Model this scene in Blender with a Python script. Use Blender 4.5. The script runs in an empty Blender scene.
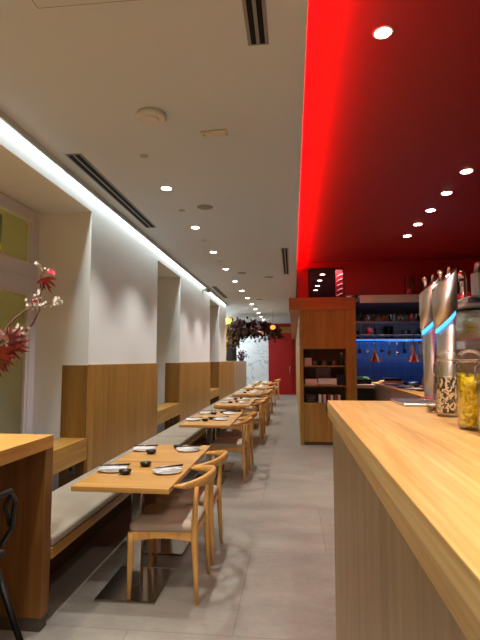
import bpy, bmesh, math, random
from mathutils import Vector, Matrix, noise
random.seed(7)
C = bpy.context.scene.collection
PI = math.pi

# ------------------------------------------------------------------ materials
MATS = {}
def srgb(h):
    if isinstance(h, str):
        h = h.lstrip('#'); v = [int(h[i:i+2], 16)/255 for i in (0, 2, 4)]
    else: v = [c/255 for c in h]
    return tuple((c/12.92 if c <= .04045 else ((c+.055)/1.055)**2.4) for c in v) + (1,)

def base_mat(name):
    m = bpy.data.materials.new(name); m.use_nodes = True
    nt = m.node_tree; b = nt.nodes['Principled BSDF']
    MATS[name] = m
    return m, nt, b

def plain(name, col, rough=.5, metal=0, noise_amt=.06, scale=8, bump=0, spec=.5, trans=0, coat=0, emit=None, estr=0):
    m, nt, b = base_mat(name)
    N, L = nt.nodes, nt.links
    tc = N.new('ShaderNodeTexCoord'); nz = N.new('ShaderNodeTexNoise'); nz.inputs['Scale'].default_value = scale
    nz.inputs['Detail'].default_value = 4
    L.new(tc.outputs['Object'], nz.inputs['Vector'])
    mx = N.new('ShaderNodeMix'); mx.data_type = 'RGBA'
    c = srgb(col)
    mx.inputs['A'].default_value = tuple(x*(1-noise_amt) for x in c[:3])+(1,)
    mx.inputs['B'].default_value = tuple(min(1, x*(1+noise_amt)) for x in c[:3])+(1,)
    L.new(nz.outputs['Fac'], mx.inputs['Factor']); L.new(mx.outputs['Result'], b.inputs['Base Color'])
    b.inputs['Roughness'].default_value = rough; b.inputs['Metallic'].default_value = metal
    b.inputs['Specular IOR Level'].default_value = spec
    b.inputs['Transmission Weight'].default_value = trans
    b.inputs['Coat Weight'].default_value = coat
    if emit:
        b.inputs['Emission Color'].default_value = srgb(emit); b.inputs['Emission Strength'].default_value = estr
    if bump:
        bp = N.new('ShaderNodeBump'); bp.inputs['Strength'].default_value = bump; bp.inputs['Distance'].default_value = .005
        L.new(nz.outputs['Fac'], bp.inputs['Height']); L.new(bp.outputs['Normal'], b.inputs['Normal'])
    return m

def wood(name, c1, c2, axis='Y', rough=.45, scale=1.0, plank=None, coat=.1, seam=.35):
    """oak: noise stretched along the grain axis, plus optional board seams every `plank` metres across 'axis2'"""
    m, nt, b = base_mat(name)
    N, L = nt.nodes, nt.links
    tc = N.new('ShaderNodeTexCoord'); mp = N.new('ShaderNodeMapping')
    s = {'X': (.9, 16, 16), 'Y': (16, .9, 16), 'Z': (16, 16, .9)}[axis]
    mp.inputs['Scale'].default_value = tuple(v*scale for v in s)
    L.new(tc.outputs['Object'], mp.inputs['Vector'])
    n1 = N.new('ShaderNodeTexNoise'); n1.inputs['Scale'].default_value = 1.0; n1.inputs['Detail'].default_value = 6
    n1.inputs['Roughness'].default_value = .65; n1.inputs['Distortion'].default_value = .6
    L.new(mp.outputs['Vector'], n1.inputs['Vector'])
    mp2 = N.new('ShaderNodeMapping'); mp2.inputs['Scale'].default_value = tuple(v*scale*7 if v > 2 else v*scale*3 for v in s)
    L.new(tc.outputs['Object'], mp2.inputs['Vector'])
    n2 = N.new('ShaderNodeTexNoise'); n2.inputs['Detail'].default_value = 3; n2.inputs['Scale'].default_value = 1
    L.new(mp2.outputs['Vector'], n2.inputs['Vector'])
    ad = N.new('ShaderNodeMath'); ad.operation = 'MULTIPLY_ADD'; ad.inputs[1].default_value = .45
    L.new(n2.outputs['Fac'], ad.inputs[0]); L.new(n1.outputs['Fac'], ad.inputs[2])
    rp = N.new('ShaderNodeValToRGB'); rp.color_ramp.elements[0].position = .52; rp.color_ramp.elements[1].position = .92
    rp.color_ramp.elements[0].color = srgb(c1); rp.color_ramp.elements[1].color = srgb(c2)
    L.new(ad.outputs[0], rp.inputs['Fac'])
    out = rp.outputs['Color']
    if plank:
        ax, step = plank
        sp = N.new('ShaderNodeSeparateXYZ'); L.new(tc.outputs['Object'], sp.inputs[0])
        dv = N.new('ShaderNodeMath'); dv.operation = 'DIVIDE'; dv.inputs[1].default_value = step
        of = N.new('ShaderNodeMath'); of.operation = 'ADD'; of.inputs[1].default_value = step*.5+50*step; L.new(sp.outputs[ax], of.inputs[0]); L.new(of.outputs[0], dv.inputs[0])
        fr = N.new('ShaderNodeMath'); fr.operation = 'FRACT'; L.new(dv.outputs[0], fr.inputs[0])
        lt = N.new('ShaderNodeMath'); lt.operation = 'LESS_THAN'; lt.inputs[1].default_value = .004/step
        L.new(fr.outputs[0], lt.inputs[0])
        fl = N.new('ShaderNodeMath'); fl.operation = 'FLOOR'; L.new(dv.outputs[0], fl.inputs[0])
        wn = N.new('ShaderNodeTexWhiteNoise'); wn.noise_dimensions = '1D'; L.new(fl.outputs[0], wn.inputs['W'])
        mr = N.new('ShaderNodeMapRange'); mr.inputs['To Min'].default_value = .92; mr.inputs['To Max'].default_value = 1.07
        L.new(wn.outputs['Value'], mr.inputs['Value'])
        vm = N.new('ShaderNodeVectorMath'); vm.operation = 'SCALE'; L.new(out, vm.inputs[0]); L.new(mr.outputs[0], vm.inputs['Scale'])
        mx = N.new('ShaderNodeMix'); mx.data_type = 'RGBA'; L.new(lt.outputs[0], mx.inputs['Factor'])
        L.new(vm.outputs[0], mx.inputs['A']); mx.inputs['B'].default_value = tuple(x*seam for x in srgb(c1)[:3])+(1,)
        out = mx.outputs['Result']
    L.new(out, b.inputs['Base Color'])
    b.inputs['Roughness'].default_value = rough; b.inputs['Coat Weight'].default_value = coat; b.inputs['Coat Roughness'].default_value = .3
    bp = N.new('ShaderNodeBump'); bp.inputs['Strength'].default_value = .12; bp.inputs['Distance'].default_value = .002
    L.new(ad.outputs[0], bp.inputs['Height']); L.new(bp.outputs['Normal'], b.inputs['Normal'])
    return m

def emis(name, col, strength):
    m, nt, b = base_mat(name)
    b.inputs['Base Color'].default_value = (0, 0, 0, 1)
    b.inputs['Emission Color'].default_value = srgb(col); b.inputs['Emission Strength'].default_value = strength
    return m

def floor_mat():
    m, nt, b = base_mat('floor_concrete_tile'); N, L = nt.nodes, nt.links
    tc = N.new('ShaderNodeTexCoord')
    br = N.new('ShaderNodeTexBrick'); br.offset = .5
    br.inputs['Scale'].default_value = 1; br.inputs['Brick Width'].default_value = 1.2; br.inputs['Row Height'].default_value = 1.2
    br.inputs['Mortar Size'].default_value = .0025; br.inputs['Mortar Smooth'].default_value = .1
    br.inputs['Color1'].default_value = srgb((146, 141, 132)); br.inputs['Color2'].default_value = srgb((151, 146, 137))
    br.inputs['Mortar'].default_value = srgb((118, 110, 102))
    mp = N.new('ShaderNodeMapping'); mp.inputs['Location'].default_value = (.35, .8, 0)
    L.new(tc.outputs['Object'], mp.inputs['Vector']); L.new(mp.outputs['Vector'], br.inputs['Vector'])
    n1 = N.new('ShaderNodeTexNoise'); n1.inputs['Scale'].default_value = 1.7; n1.inputs['Detail'].default_value = 8; n1.inputs['Roughness'].default_value = .65
    m2 = N.new('ShaderNodeMapping'); m2.inputs['Scale'].default_value = (1, 2.2, 1)
    L.new(tc.outputs['Object'], m2.inputs['Vector']); L.new(m2.outputs['Vector'], n1.inputs['Vector'])
    mr = N.new('ShaderNodeMapRange'); mr.inputs['From Min'].default_value = .3; mr.inputs['From Max'].default_value = .7
    mr.inputs['To Min'].default_value = .74; mr.inputs['To Max'].default_value = 1.14
    L.new(n1.outputs['Fac'], mr.inputs['Value'])
    n2 = N.new('ShaderNodeTexNoise'); n2.inputs['Scale'].default_value = 26; n2.inputs['Detail'].default_value = 6
    L.new(tc.outputs['Object'], n2.inputs['Vector'])
    mr2 = N.new('ShaderNodeMapRange'); mr2.inputs['From Min'].default_value = .3; mr2.inputs['From Max'].default_value = .7
    mr2.inputs['To Min'].default_value = .94; mr2.inputs['To Max'].default_value = 1.05
    L.new(n2.outputs['Fac'], mr2.inputs['Value'])
    mu = N.new('ShaderNodeMath'); mu.operation = 'MULTIPLY'; L.new(mr.outputs[0], mu.inputs[0]); L.new(mr2.outputs[0], mu.inputs[1])
    vm = N.new('ShaderNodeVectorMath'); vm.operation = 'SCALE'; L.new(br.outputs['Color'], vm.inputs[0]); L.new(mu.outputs[0], vm.inputs['Scale'])
    L.new(vm.outputs[0], b.inputs['Base Color'])
    r = N.new('ShaderNodeMapRange'); r.inputs['To Min'].default_value = .28; r.inputs['To Max'].default_value = .5
    L.new(n1.outputs['Fac'], r.inputs['Value']); L.new(r.outputs[0], b.inputs['Roughness'])
    return m

def marble_mat():
    m, nt, b = base_mat('white_marble'); N, L = nt.nodes, nt.links
    tc = N.new('ShaderNodeTexCoord'); nz = N.new('ShaderNodeTexNoise'); nz.inputs['Scale'].default_value = .9; nz.inputs['Detail'].default_value = 7
    nz.inputs['Distortion'].default_value = 1.6
    L.new(tc.outputs['Object'], nz.inputs['Vector'])
    s = N.new('ShaderNodeMath'); s.operation = 'SUBTRACT'; s.inputs[1].default_value = .5; L.new(nz.outputs['Fac'], s.inputs[0])
    a = N.new('ShaderNodeMath'); a.operation = 'ABSOLUTE'; L.new(s.outputs[0], a.inputs[0])
    rp = N.new('ShaderNodeValToRGB'); rp.color_ramp.elements[0].color = srgb((178, 180, 184)); rp.color_ramp.elements[1].color = srgb((236, 238, 238))
    rp.color_ramp.elements[1].position = .012
    L.new(a.outputs[0], rp.inputs['Fac']); L.new(rp.outputs['Color'], b.inputs['Base Color']); b.inputs['Roughness'].default_value = .25
    return m

def tile_mat():
    m, nt, b = base_mat('kitchen_tile'); N, L = nt.nodes, nt.links
    tc = N.new('ShaderNodeTexCoord'); mp = N.new('ShaderNodeMapping'); mp.inputs['Rotation'].default_value = (PI/2, 0, 0)
    br = N.new('ShaderNodeTexBrick'); br.offset = 0; br.inputs['Scale'].default_value = 1
    br.inputs['Brick Width'].default_value = .2; br.inputs['Row Height'].default_value = .2; br.inputs['Mortar Size'].default_value = .004
    br.inputs['Color1'].default_value = srgb((92, 94, 102)); br.inputs['Color2'].default_value = srgb((84, 88, 98)); br.inputs['Mortar'].default_value = srgb((120, 120, 125))
    L.new(tc.outputs['Object'], mp.inputs['Vector']); L.new(mp.outputs['Vector'], br.inputs['Vector'])
    L.new(br.outputs['Color'], b.inputs['Base Color']); b.inputs['Roughness'].default_value = .3
    return m

def glass_mat(name, col=(1, 1, 1), rough=.03, alpha_mix=.45):
    """thin clear glass: mostly transparent with a glossy skin"""
    m = bpy.data.materials.new(name); m.use_nodes = True; MATS[name] = m
    nt = m.node_tree; N, L = nt.nodes, nt.links
    N.remove(N['Principled BSDF'])
    tr = N.new('ShaderNodeBsdfTransparent'); tr.inputs['Color'].default_value = (*col, 1)
    gl = N.new('ShaderNodeBsdfGlossy'); gl.inputs['Roughness'].default_value = rough
    fr = N.new('ShaderNodeFresnel'); fr.inputs['IOR'].default_value = 1.5
    mx = N.new('ShaderNodeMixShader')
    ml = N.new('ShaderNodeMath'); ml.operation = 'MULTIPLY_ADD'; ml.inputs[1].default_value = alpha_mix; ml.inputs[2].default_value = .03
    L.new(fr.outputs[0], ml.inputs[0]); L.new(ml.outputs[0], mx.inputs[0])
    L.new(tr.outputs[0], mx.inputs[1]); L.new(gl.outputs[0], mx.inputs[2])
    L.new(mx.outputs[0], N['Material Output'].inputs['Surface'])
    return m

def brushed(name, col, rough=.3, axis='Z'):
    m, nt, b = base_mat(name); N, L = nt.nodes, nt.links
    tc = N.new('ShaderNodeTexCoord'); mp = N.new('ShaderNodeMapping')
    mp.inputs['Scale'].default_value = {'Z': (3, 3, 260), 'X': (3, 200, 200), 'V': (220, 220, 2)}[axis]
    nz = N.new('ShaderNodeTexNoise'); nz.inputs['Scale'].default_value = 1
    L.new(tc.outputs['Object'], mp.inputs['Vector']); L.new(mp.outputs['Vector'], nz.inputs['Vector'])
    mr = N.new('ShaderNodeMapRange'); mr.inputs['To Min'].default_value = rough*.8; mr.inputs['To Max'].default_value = rough*1.25
    L.new(nz.outputs['Fac'], mr.inputs['Value']); L.new(mr.outputs[0], b.inputs['Roughness'])
    b.inputs['Base Color'].default_value = srgb(col); b.inputs['Metallic'].default_value = 1
    return m

def fabric(name, c, c2=None, scale=300):
    m, nt, b = base_mat(name); N, L = nt.nodes, nt.links
    tc = N.new('ShaderNodeTexCoord'); nz = N.new('ShaderNodeTexNoise'); nz.inputs['Scale'].default_value = 3.5; nz.inputs['Detail'].default_value = 6
    wv = N.new('ShaderNodeTexNoise'); wv.inputs['Scale'].default_value = scale
    L.new(tc.outputs['Object'], nz.inputs['Vector']); L.new(tc.outputs['Object'], wv.inputs['Vector'])
    mx = N.new('ShaderNodeMix'); mx.data_type = 'RGBA'; mx.inputs['A'].default_value = srgb(c); mx.inputs['B'].default_value = srgb(c2 or tuple(min(255, x+16) for x in c))
    L.new(nz.outputs['Fac'], mx.inputs['Factor']); L.new(mx.outputs['Result'], b.inputs['Base Color'])
    b.inputs['Roughness'].default_value = .8
    bp = N.new('ShaderNodeBump'); bp.inputs['Strength'].default_value = .05; bp.inputs['Distance'].default_value = .001
    L.new(wv.outputs['Fac'], bp.inputs['Height']); L.new(bp.outputs['Normal'], b.inputs['Normal'])
    return m

M = dict(
    sensor=plain('sensor_beige', (176, 168, 158), .6),
    baseplate=plain('satin_steel', (176, 172, 168), .22, 1, noise_amt=.02),
    hoodsteel=brushed('hood_steel', (226, 214, 208), .5, 'X'),
    floor=floor_mat(), marble=marble_mat(), tile=tile_mat(),
    wall=plain('white_wall_paint', (228, 229, 228), .8, noise_amt=.02, scale=2),
    ceil=plain('ceiling_paint', (208, 214, 218), .9, noise_amt=.02, scale=1.5),
    frame=plain('window_paint', (214, 210, 216), .5, noise_amt=.02),
    redceil=plain('red_ceiling_paint', (158, 14, 16), .45, noise_amt=.04, scale=2),
    redwall=plain('red_wall_paint', (166, 5, 3), .5, noise_amt=.04, scale=2),
    panel=wood('oak_panel', (134, 92, 32), (178, 131, 58), 'Z', plank=('Y', .23)),
    panelx=wood('oak_panel_jamb_shaded', (112, 76, 26), (150, 106, 44), 'Z'),  # same oak darkened: the jamb's shade is put into the colour
    ledge=wood('oak_ledge', (146, 103, 38), (188, 141, 64), 'Y'),
    grey_oak=wood('grey_oak_panel', (150, 128, 100), (186, 164, 134), 'Z'),
    table=wood('oak_tabletop', (174, 122, 52), (212, 162, 84), 'X', rough=.42, scale=.8, plank=('Y', .19), seam=.8),
    bar=wood('oak_bar_top', (192, 148, 80), (234, 198, 128), 'Y', rough=.34, scale=.9),
    barfront=wood('oak_bar_front', (122, 92, 56), (158, 126, 86), 'Z', scale=1.6),
    baredge=wood('oak_bar_edge', (170, 128, 72), (204, 162, 100), 'Y', scale=1.2),
    high=wood('oak_high_top_lit', (186, 128, 56), (222, 168, 90), 'Y'),  # tabletop oak lightened, the light falling on it is in the colour
    highleg=wood('oak_high_leg_shaded', (110, 70, 27), (142, 96, 44), 'Z', scale=.7),  # same oak darkened for the shade under the top
    chair=wood('oak_chair', (186, 132, 62), (222, 170, 94), 'Z', rough=.4),
    cab=wood('oak_cabinet', (150, 110, 38), (184, 140, 58), 'Z', scale=.8),
    cabh=wood('oak_cornice', (152, 96, 38), (182, 122, 54), 'X', scale=.8),
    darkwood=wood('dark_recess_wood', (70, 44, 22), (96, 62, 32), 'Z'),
    cushion=fabric('bench_fabric', (128, 117, 101), (168, 156, 139)),
    seatpad=fabric('seat_leatherette', (160, 142, 126), (182, 164, 148), 120),
    steel=brushed('brushed_steel', (190, 188, 186), .28), steelx=brushed('brushed_steel_dark', (150, 146, 142), .35, 'X'),
    tower=brushed('tower_steel', (200, 192, 186), .42, 'V'),
    mirror=plain('polished_steel', (200, 198, 195), .12, 1, noise_amt=.01), chrome=plain('chrome', (225, 225, 228), .08, 1, noise_amt=.01),
    black=plain('black_plastic', (14, 14, 15), .4), blackm=plain('black_metal', (12, 12, 13), .35, .3),
    slot=plain('black_slot', (4, 4, 5), .9), alu=plain('slot_aluminium', (150, 145, 138), .45, .6),
    gray=plain('grille_grey', (150, 143, 134), .6), white=plain('white_plastic', (214, 208, 200), .5, noise_amt=.02),
    china=plain('white_china', (248, 247, 245), .2, noise_amt=.01), cloth=plain('white_linen', (250, 249, 248), .85, noise_amt=.01),
    lid=plain('off_white_lid', (226, 222, 214), .3),
    lamp=emis('downlight_glow', (255, 238, 214), 30), plinth=plain('plinth_metal', (96, 86, 78), .45, .5),
    led=emis('blue_led', (70, 165, 255), 2.2), coveled=emis('cove_led_strip', (245, 250, 255), 12), redled=emis('red_led_strip', (255, 0, 8), 14),
    blueled=emis('blue_shelf_led', (40, 110, 255), 5),
    glass=glass_mat('clear_glass'), smoke=glass_mat('smoked_glass', (.72, .6, .66)), pane=glass_mat('window_glass', (.95, .96, .93)),
    exitp=plain('frosted_sign_plate', (206, 200, 160), .35, trans=.0), exitg=plain('green_mark', (140, 150, 60), .5),
    yellow=plain('yellow_pickle', (255, 226, 10), .4, noise_amt=.06, scale=40),
    cream=plain('cream_slice', (236, 220, 184), .5, noise_amt=.2, scale=60), darkslice=plain('dark_rind', (58, 38, 30), .5),
    tan=plain('tan_filling', (206, 164, 104), .5, noise_amt=.2, scale=30),
    maple=plain('maple_leaf_red', (140, 24, 28), .5, noise_amt=.35, scale=14), maplep=plain('maple_leaf_pink', (206, 36, 62), .5),
    mapled=plain('maple_leaf_brown', (104, 36, 28), .5, noise_amt=.3, scale=14),
    blossom=plain('pale_blossom', (232, 222, 206), .6), twig=plain('twig_brown', (120, 86, 74), .8, noise_amt=.3, scale=30),
    dryleaf=plain('dry_leaf_brown', (112, 70, 46), .7, noise_amt=.5, scale=3), dryleaf2=plain('dry_leaf_plum', (84, 42, 38), .7, noise_amt=.4),
    olive=plain('dry_leaf_olive', (150, 122, 70), .7, noise_amt=.4), magenta=plain('magenta_flower', (140, 22, 62), .6), bark=plain('dark_bark', (48, 34, 24), .9, noise_amt=.4, scale=20, bump=.6),
    pot=plain('dark_pot', (26, 24, 24), .4), extw=plain('yellow_outside_wall', (214, 196, 50), .8), extd=plain('brown_outside_soffit', (34, 22, 14), .7),
    yellowcol=plain('yellow_column_paint', (214, 150, 40), .6), orange=emis('orange_lamp_glow', (255, 130, 50), 2.2),
    copper=plain('copper_shade', (230, 130, 84), .3, 1, noise_amt=.05), bluecloth=plain('pale_cloth', (190, 190, 200), .9),
    cardboard=plain('cardboard_brown', (146, 100, 74), .8), pinkbox=plain('pink_box', (236, 194, 184), .6), whitebox=plain('white_box', (248, 240, 230), .6),
    book=plain('pale_book', (240, 230, 218), .6), bookred=plain('dusty_red_book', (150, 92, 84), .6), bookgrey=plain('grey_book', (116, 104, 98), .6),
    bottle=plain('dark_bottle_glass', (30, 24, 20), .12, coat=.6), bottleb=plain('amber_bottle', (120, 62, 26), .15, coat=.6), redp=plain('red_plastic', (206, 24, 30), .35),
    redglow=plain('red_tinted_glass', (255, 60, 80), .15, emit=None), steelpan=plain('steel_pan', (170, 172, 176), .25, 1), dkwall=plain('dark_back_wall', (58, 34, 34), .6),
    board=wood('cutting_board', (176, 130, 78), (204, 158, 104), 'X'), paper=plain('paper_print', (235, 235, 235), .7), ink=plain('ink_black', (26, 26, 28), .7),
    green=plain('green_herb', (46, 110, 66), .6), darkbox=plain('dark_blue_box', (24, 28, 40), .5),
    glow=plain('glass_white_edge', (230, 220, 215), .3),
)

# ------------------------------------------------------------------ mesh helpers
class MB:
    def __init__(s): s.bm = bmesh.new()
    def box(s, x0, x1, y0, y1, z0, z1, bev=0, seg=2, mat=0, rot=None, piv=None):
        vs = [s.bm.verts.new(p) for p in ((x0,y0,z0),(x1,y0,z0),(x1,y1,z0),(x0,y1,z0),(x0,y0,z1),(x1,y0,z1),(x1,y1,z1),(x0,y1,z1))]
        fs = [s.bm.faces.new([vs[i] for i in f]) for f in ((3,2,1,0),(4,5,6,7),(0,1,5,4),(1,2,6,5),(2,3,7,6),(3,0,4,7))]
        for f in fs: f.material_index = mat
        allv = vs
        if bev:
            es = list({e for f in fs for e in f.edges})
            r = bmesh.ops.bevel(s.bm, geom=es, offset=bev, segments=seg, affect='EDGES', profile=.5)
            allv = list({v for f in r['faces'] for v in f.verts} | {v for v in vs if v.is_valid})
            for f in r['faces']: f.material_index = mat; f.smooth = False
        if rot is not None:
            piv = Vector(piv or ((x0+x1)/2, (y0+y1)/2, (z0+z1)/2))
            bmesh.ops.transform(s.bm, matrix=Matrix.Translation(piv) @ rot.to_4x4() @ Matrix.Translation(-piv), verts=allv)
        return s
    def prism(s, pts, z0, z1, mat=0, smooth=False):
        a = [s.bm.verts.new((x, y, z0)) for x, y in pts]; b = [s.bm.verts.new((x, y, z1)) for x, y in pts]
        f = s.bm.faces.new(a[::-1]); f.material_index = mat; f = s.bm.faces.new(b); f.material_index = mat
        n = len(pts)
        for i in range(n):
            f = s.bm.faces.new((a[i], a[(i+1) % n], b[(i+1) % n], b[i])); f.material_index = mat; f.smooth = smooth
        return s
    def lathe(s, prof, cx=0, cy=0, cz=0, n=28, mat=0, sx=1, sy=1, shear=0, closed=True):
        """prof: (r,z) from bottom to top; shear tilts rings: z += shear*x"""
        rings = []
        for r, z in prof:
            ring = []
            for i in range(n):
                a = 2*PI*i/n; x = r*math.cos(a)*sx; y = r*math.sin(a)*sy
                sh = shear(z) if callable(shear) else shear
                ring.append(s.bm.verts.new((cx+x, cy+y, cz+z+sh*x)))
            rings.append(ring)
        for a, b in zip(rings, rings[1:]):
            for i in range(n):
                f = s.bm.faces.new((a[i], a[(i+1) % n], b[(i+1) % n], b[i])); f.smooth = True; f.material_index = mat
        if closed:
            f = s.bm.faces.new(rings[0][::-1]); f.material_index = mat
            f = s.bm.faces.new(rings[-1]); f.material_index = mat
        return s
    def tube(s, pts, rad, n=8, mat=0, flat=None, up=None):
        """round (or elliptical: flat=(a,b)) tube along pts; rad number or list"""
        pts = [Vector(p) for p in pts]
        rads = rad if isinstance(rad, (list, tuple)) else [rad]*len(pts)
        rings = []
        prev = None
        for i, p in enumerate(pts):
            t = (pts[min(i+1, len(pts)-1)]-pts[max(i-1, 0)]).normalized()
            u = Vector(up) if up else (Vector((0, 0, 1)) if abs(t.z) < .9 else Vector((1, 0, 0)))
            if prev is not None and not up: u = prev
            sd = t.cross(u).normalized(); uu = sd.cross(t).normalized(); prev = uu
            fa, fb = flat or (1, 1)
            ring = [s.bm.verts.new(p + sd*math.cos(2*PI*k/n)*rads[i]*fa + uu*math.sin(2*PI*k/n)*rads[i]*fb) for k in range(n)]
            rings.append(ring)
        for a, b in zip(rings, rings[1:]):
            for k in range(n):
                f = s.bm.faces.new((a[k], a[(k+1) % n], b[(k+1) % n], b[k])); f.smooth = True; f.material_index = mat
        f = s.bm.faces.new(rings[0][::-1]); f.material_index = mat
        f = s.bm.faces.new(rings[-1]); f.material_index = mat
        return s
    def sphere(s, c, r, seg=12, mat=0, sc=(1, 1, 1)):
        g = bmesh.ops.create_uvsphere(s.bm, u_segments=seg, v_segments=max(6, seg//2), radius=r)
        bmesh.ops.transform(s.bm, matrix=Matrix.Translation(c) @ Matrix.Diagonal((*sc, 1)), verts=g['verts'])
        for f in {f for v in g['verts'] for f in v.link_faces}: f.smooth = True; f.material_index = mat
        return s
    def build(s, name, mats, parent=None, loc=None):
        bmesh.ops.recalc_face_normals(s.bm, faces=s.bm.faces)
        me = bpy.data.meshes.new(name); s.bm.to_mesh(me); s.bm.free()
        for m in (mats if isinstance(mats, (list, tuple)) else [mats]): me.materials.append(m)
        o = bpy.data.objects.new(name, me); C.objects.link(o)
        if parent: o.parent = parent
        if loc is not None: o.location = loc
        return o

def tag(o, label, cat, group=None, kind=None):
    o['label'] = label; o['category'] = cat
    if group: o['group'] = group
    if kind: o['kind'] = kind
    return o
def thing(name, label, cat, loc=(0, 0, 0), rz=0, group=None):
    o = bpy.data.objects.new(name, None); C.objects.link(o); o.location = loc; o.rotation_euler = (0, 0, rz)
    o.empty_display_size = .1
    return tag(o, label, cat, group)
def struct(o): o['kind'] = 'structure'; return o
def copy_tree(o, parent=None):
    c = o.copy(); C.objects.link(c)
    if parent: c.parent = parent
    for ch in list(o.children): copy_tree(ch, c)
    return c
def dup(o, loc, rz=None, label=None, group=None):
    c = copy_tree(o); c.location = loc
    if rz is not None: c.rotation_euler = (0, 0, rz)
    if label: c['label'] = label
    if group: c['group'] = group
    return c

# ------------------------------------------------------------------ the room
XW, HC, HR = -1.96, 3.18, 3.36      # wall face, white ceiling, red ceiling
XB = -2.50                          # back of the window recesses
XE = .085                           # edge between white and red ceilings
YE = 21.8
struct(MB().box(-3.8, 4.2, -1.2, 22.2, -.1, 0).build('floor', M['floor']))
# white ceiling: stops 9 cm short of the wall for the light slot, its free right edge hides the red light
b = MB().box(XW+.05, XE, -1.2, 14.0, HC, HC+.02).box(XW+.3, XE, -1.2, 14.0, HC+.02, HC+.05)
b.box(-3.0, XE, 14.0, 22.0, HC, HC+.05).box(XW+.05, XW+.066, -1.2, 14.0, HC-.05, HC)
b.box(-3.0, XW+.12, -1.2, 14.0, HC+.25, HC+.3).box(XW+.10, XW+.12, -1.2, 14.0, HC+.02, HC+.25)
struct(b.build('ceiling', M['ceil']))
struct(MB().box(XE-.45, 4.2, -1.2, 9.0, HR, HR+.05).box(XE-.47, XE-.45, -1.2, 9.0, HC+.05, HR+.05)
       .box(XE-.45, XE, 8.96, 9.0, HC+.05, HR).build('trim_1', M['redceil']))
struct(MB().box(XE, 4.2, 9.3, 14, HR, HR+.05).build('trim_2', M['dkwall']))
# left wall: piers, lintels over recesses
niches = [(.1, 4.447), (6.775, 8.221), (11.25, 12.66)]
ys = [-1.2] + [v for n in niches for v in n] + [14.0]
b = MB()
for i in range(0, len(ys), 2): b.box(-2.9, XW, ys[i], ys[i+1], 0, 3.43)
for n0, n1 in niches: b.box(-2.9, XW, n0, n1, 3.0, 3.43)
struct(b.build('wall_left', M['wall']))
# recess backs: window wall around the openings
b = MB()
for k, (n0, n1) in enumerate(niches):
    w0, w1 = n0+.07, n1-.07
    b.box(-2.62, XB-.05, n0, n1, 0, .3)
    b.box(-2.62, XB-.05, n0, w0, .3, 3.0).box(-2.62, XB-.05, w1, n1, .3, 3.0)
struct(b.build('wall_windows', M['wall']))
for k, (n0, n1) in enumerate(niches):
    f = MB()
    x0, x1 = XB-.06, XB
    y0, y1 = n0, n1
    zt = 2.985
    f.box(x0, x1, y1-.11, y1, .3, zt, .004).box(x0, x1, y0, y0+.11, .3, zt, .004)
    f.box(x0, x1, y0+.11, y1-.11, 2.87, zt, .004).box(x0, x1, y0+.11, y1-.11, 2.19, 2.47, .004).box(x0, x1, y0+.11, y1-.11, .3, .52, .004)
    f.box(x1-.005, x1+.012, y0+.05, y1-.05, 2.30, 2.325, .003)
    # sash mouldings
    if k == 0: f.box(x0+.002, x1-.002, 2.0, 2.1, .52, 2.87, .004)
    for (za, zb) in ((.52, 2.19), (2.47, 2.87)):
        f.box(x0+.01, x1-.012, y1-.145, y1-.11, za, zb).box(x0+.01, x1-.012, y0+.11, y0+.145, za, zb)
    f.box(x0+.01, x1-.012, y0+.145, y1-.145, .52, .55).box(x0+.01, x1-.012, y0+.145, y1-.145, 2.155, 2.19)
    w = struct(f.build('window_%d' % (k+1), M['frame']))
    MB().box(XB-.036, XB-.03, y0+.14, y1-.14, 2.48, 2.86).build('pane', M['pane'], w)
    MB().box(XB-.036, XB-.03, y0+.14, y1-.14, .55, 2.16).build('pane', M['pane'], w)
# outside the windows
b = MB().box(-3.62, -3.58, -1.2, 14, 0, 3.6)
struct(b.build('wall_outside', M['extw']))
struct(MB().box(-3.58, -2.95, -1.2, 14, 3.25, 3.33).box(-3.58, -3.44, -1.2, 14, 2.98, 3.25).box(-3.58, -3.50, -1.2, 14, 3.33, 3.8).box(-3.58, -3.52, -1.2, 14, 2.80, 2.86).build('trim_3', M['extd']))
# beyond the last pier the wall steps back
struct(MB().box(-3.0, -2.9, 14.0, YE, 0, 3.43).build('wall_left_rear', M['wall']))
struct(MB().box(-2.9, -1.1, YE, YE+.1, 0, 3.2).build('wall_far_marble', M['marble']))
struct(MB().box(-1.1, 4.2, YE, YE+.1, 0, 3.2).build('wall_far', M['redwall']))
d = struct(MB().box(-.95, -.02, YE-.05, YE, 0, 2.72, .004).build('door_1', M['redwall']))
MB().tube([(-.14, YE-.09, .95), (-.14, YE-.09, 1.25)], .012).box(-.146, -.134, YE-.09, YE-.05, .96, .98).box(-.146, -.134, YE-.09, YE-.05, 1.22, 1.24).build('handle', M['steel'], d)
struct(MB().box(-1.08, .12, YE-.1, YE, 2.76, 3.03, .004).build('trim_4', M['cabh']))
# right-hand shell: kitchen and bar back walls
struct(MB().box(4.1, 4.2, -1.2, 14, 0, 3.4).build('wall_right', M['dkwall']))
struct(MB().box(1.2, 4.1, 11.6, 11.7, 0, 3.1).build('wall_kitchen', M['tile']))
struct(MB().box(1.14, 1.2, 9.42, 11.7, 0, 3.34).box(1.2, 4.1, 9.3, 11.6, 3.05, 3.1).build('wall_kitchen_side', M['dkwall']))
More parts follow.
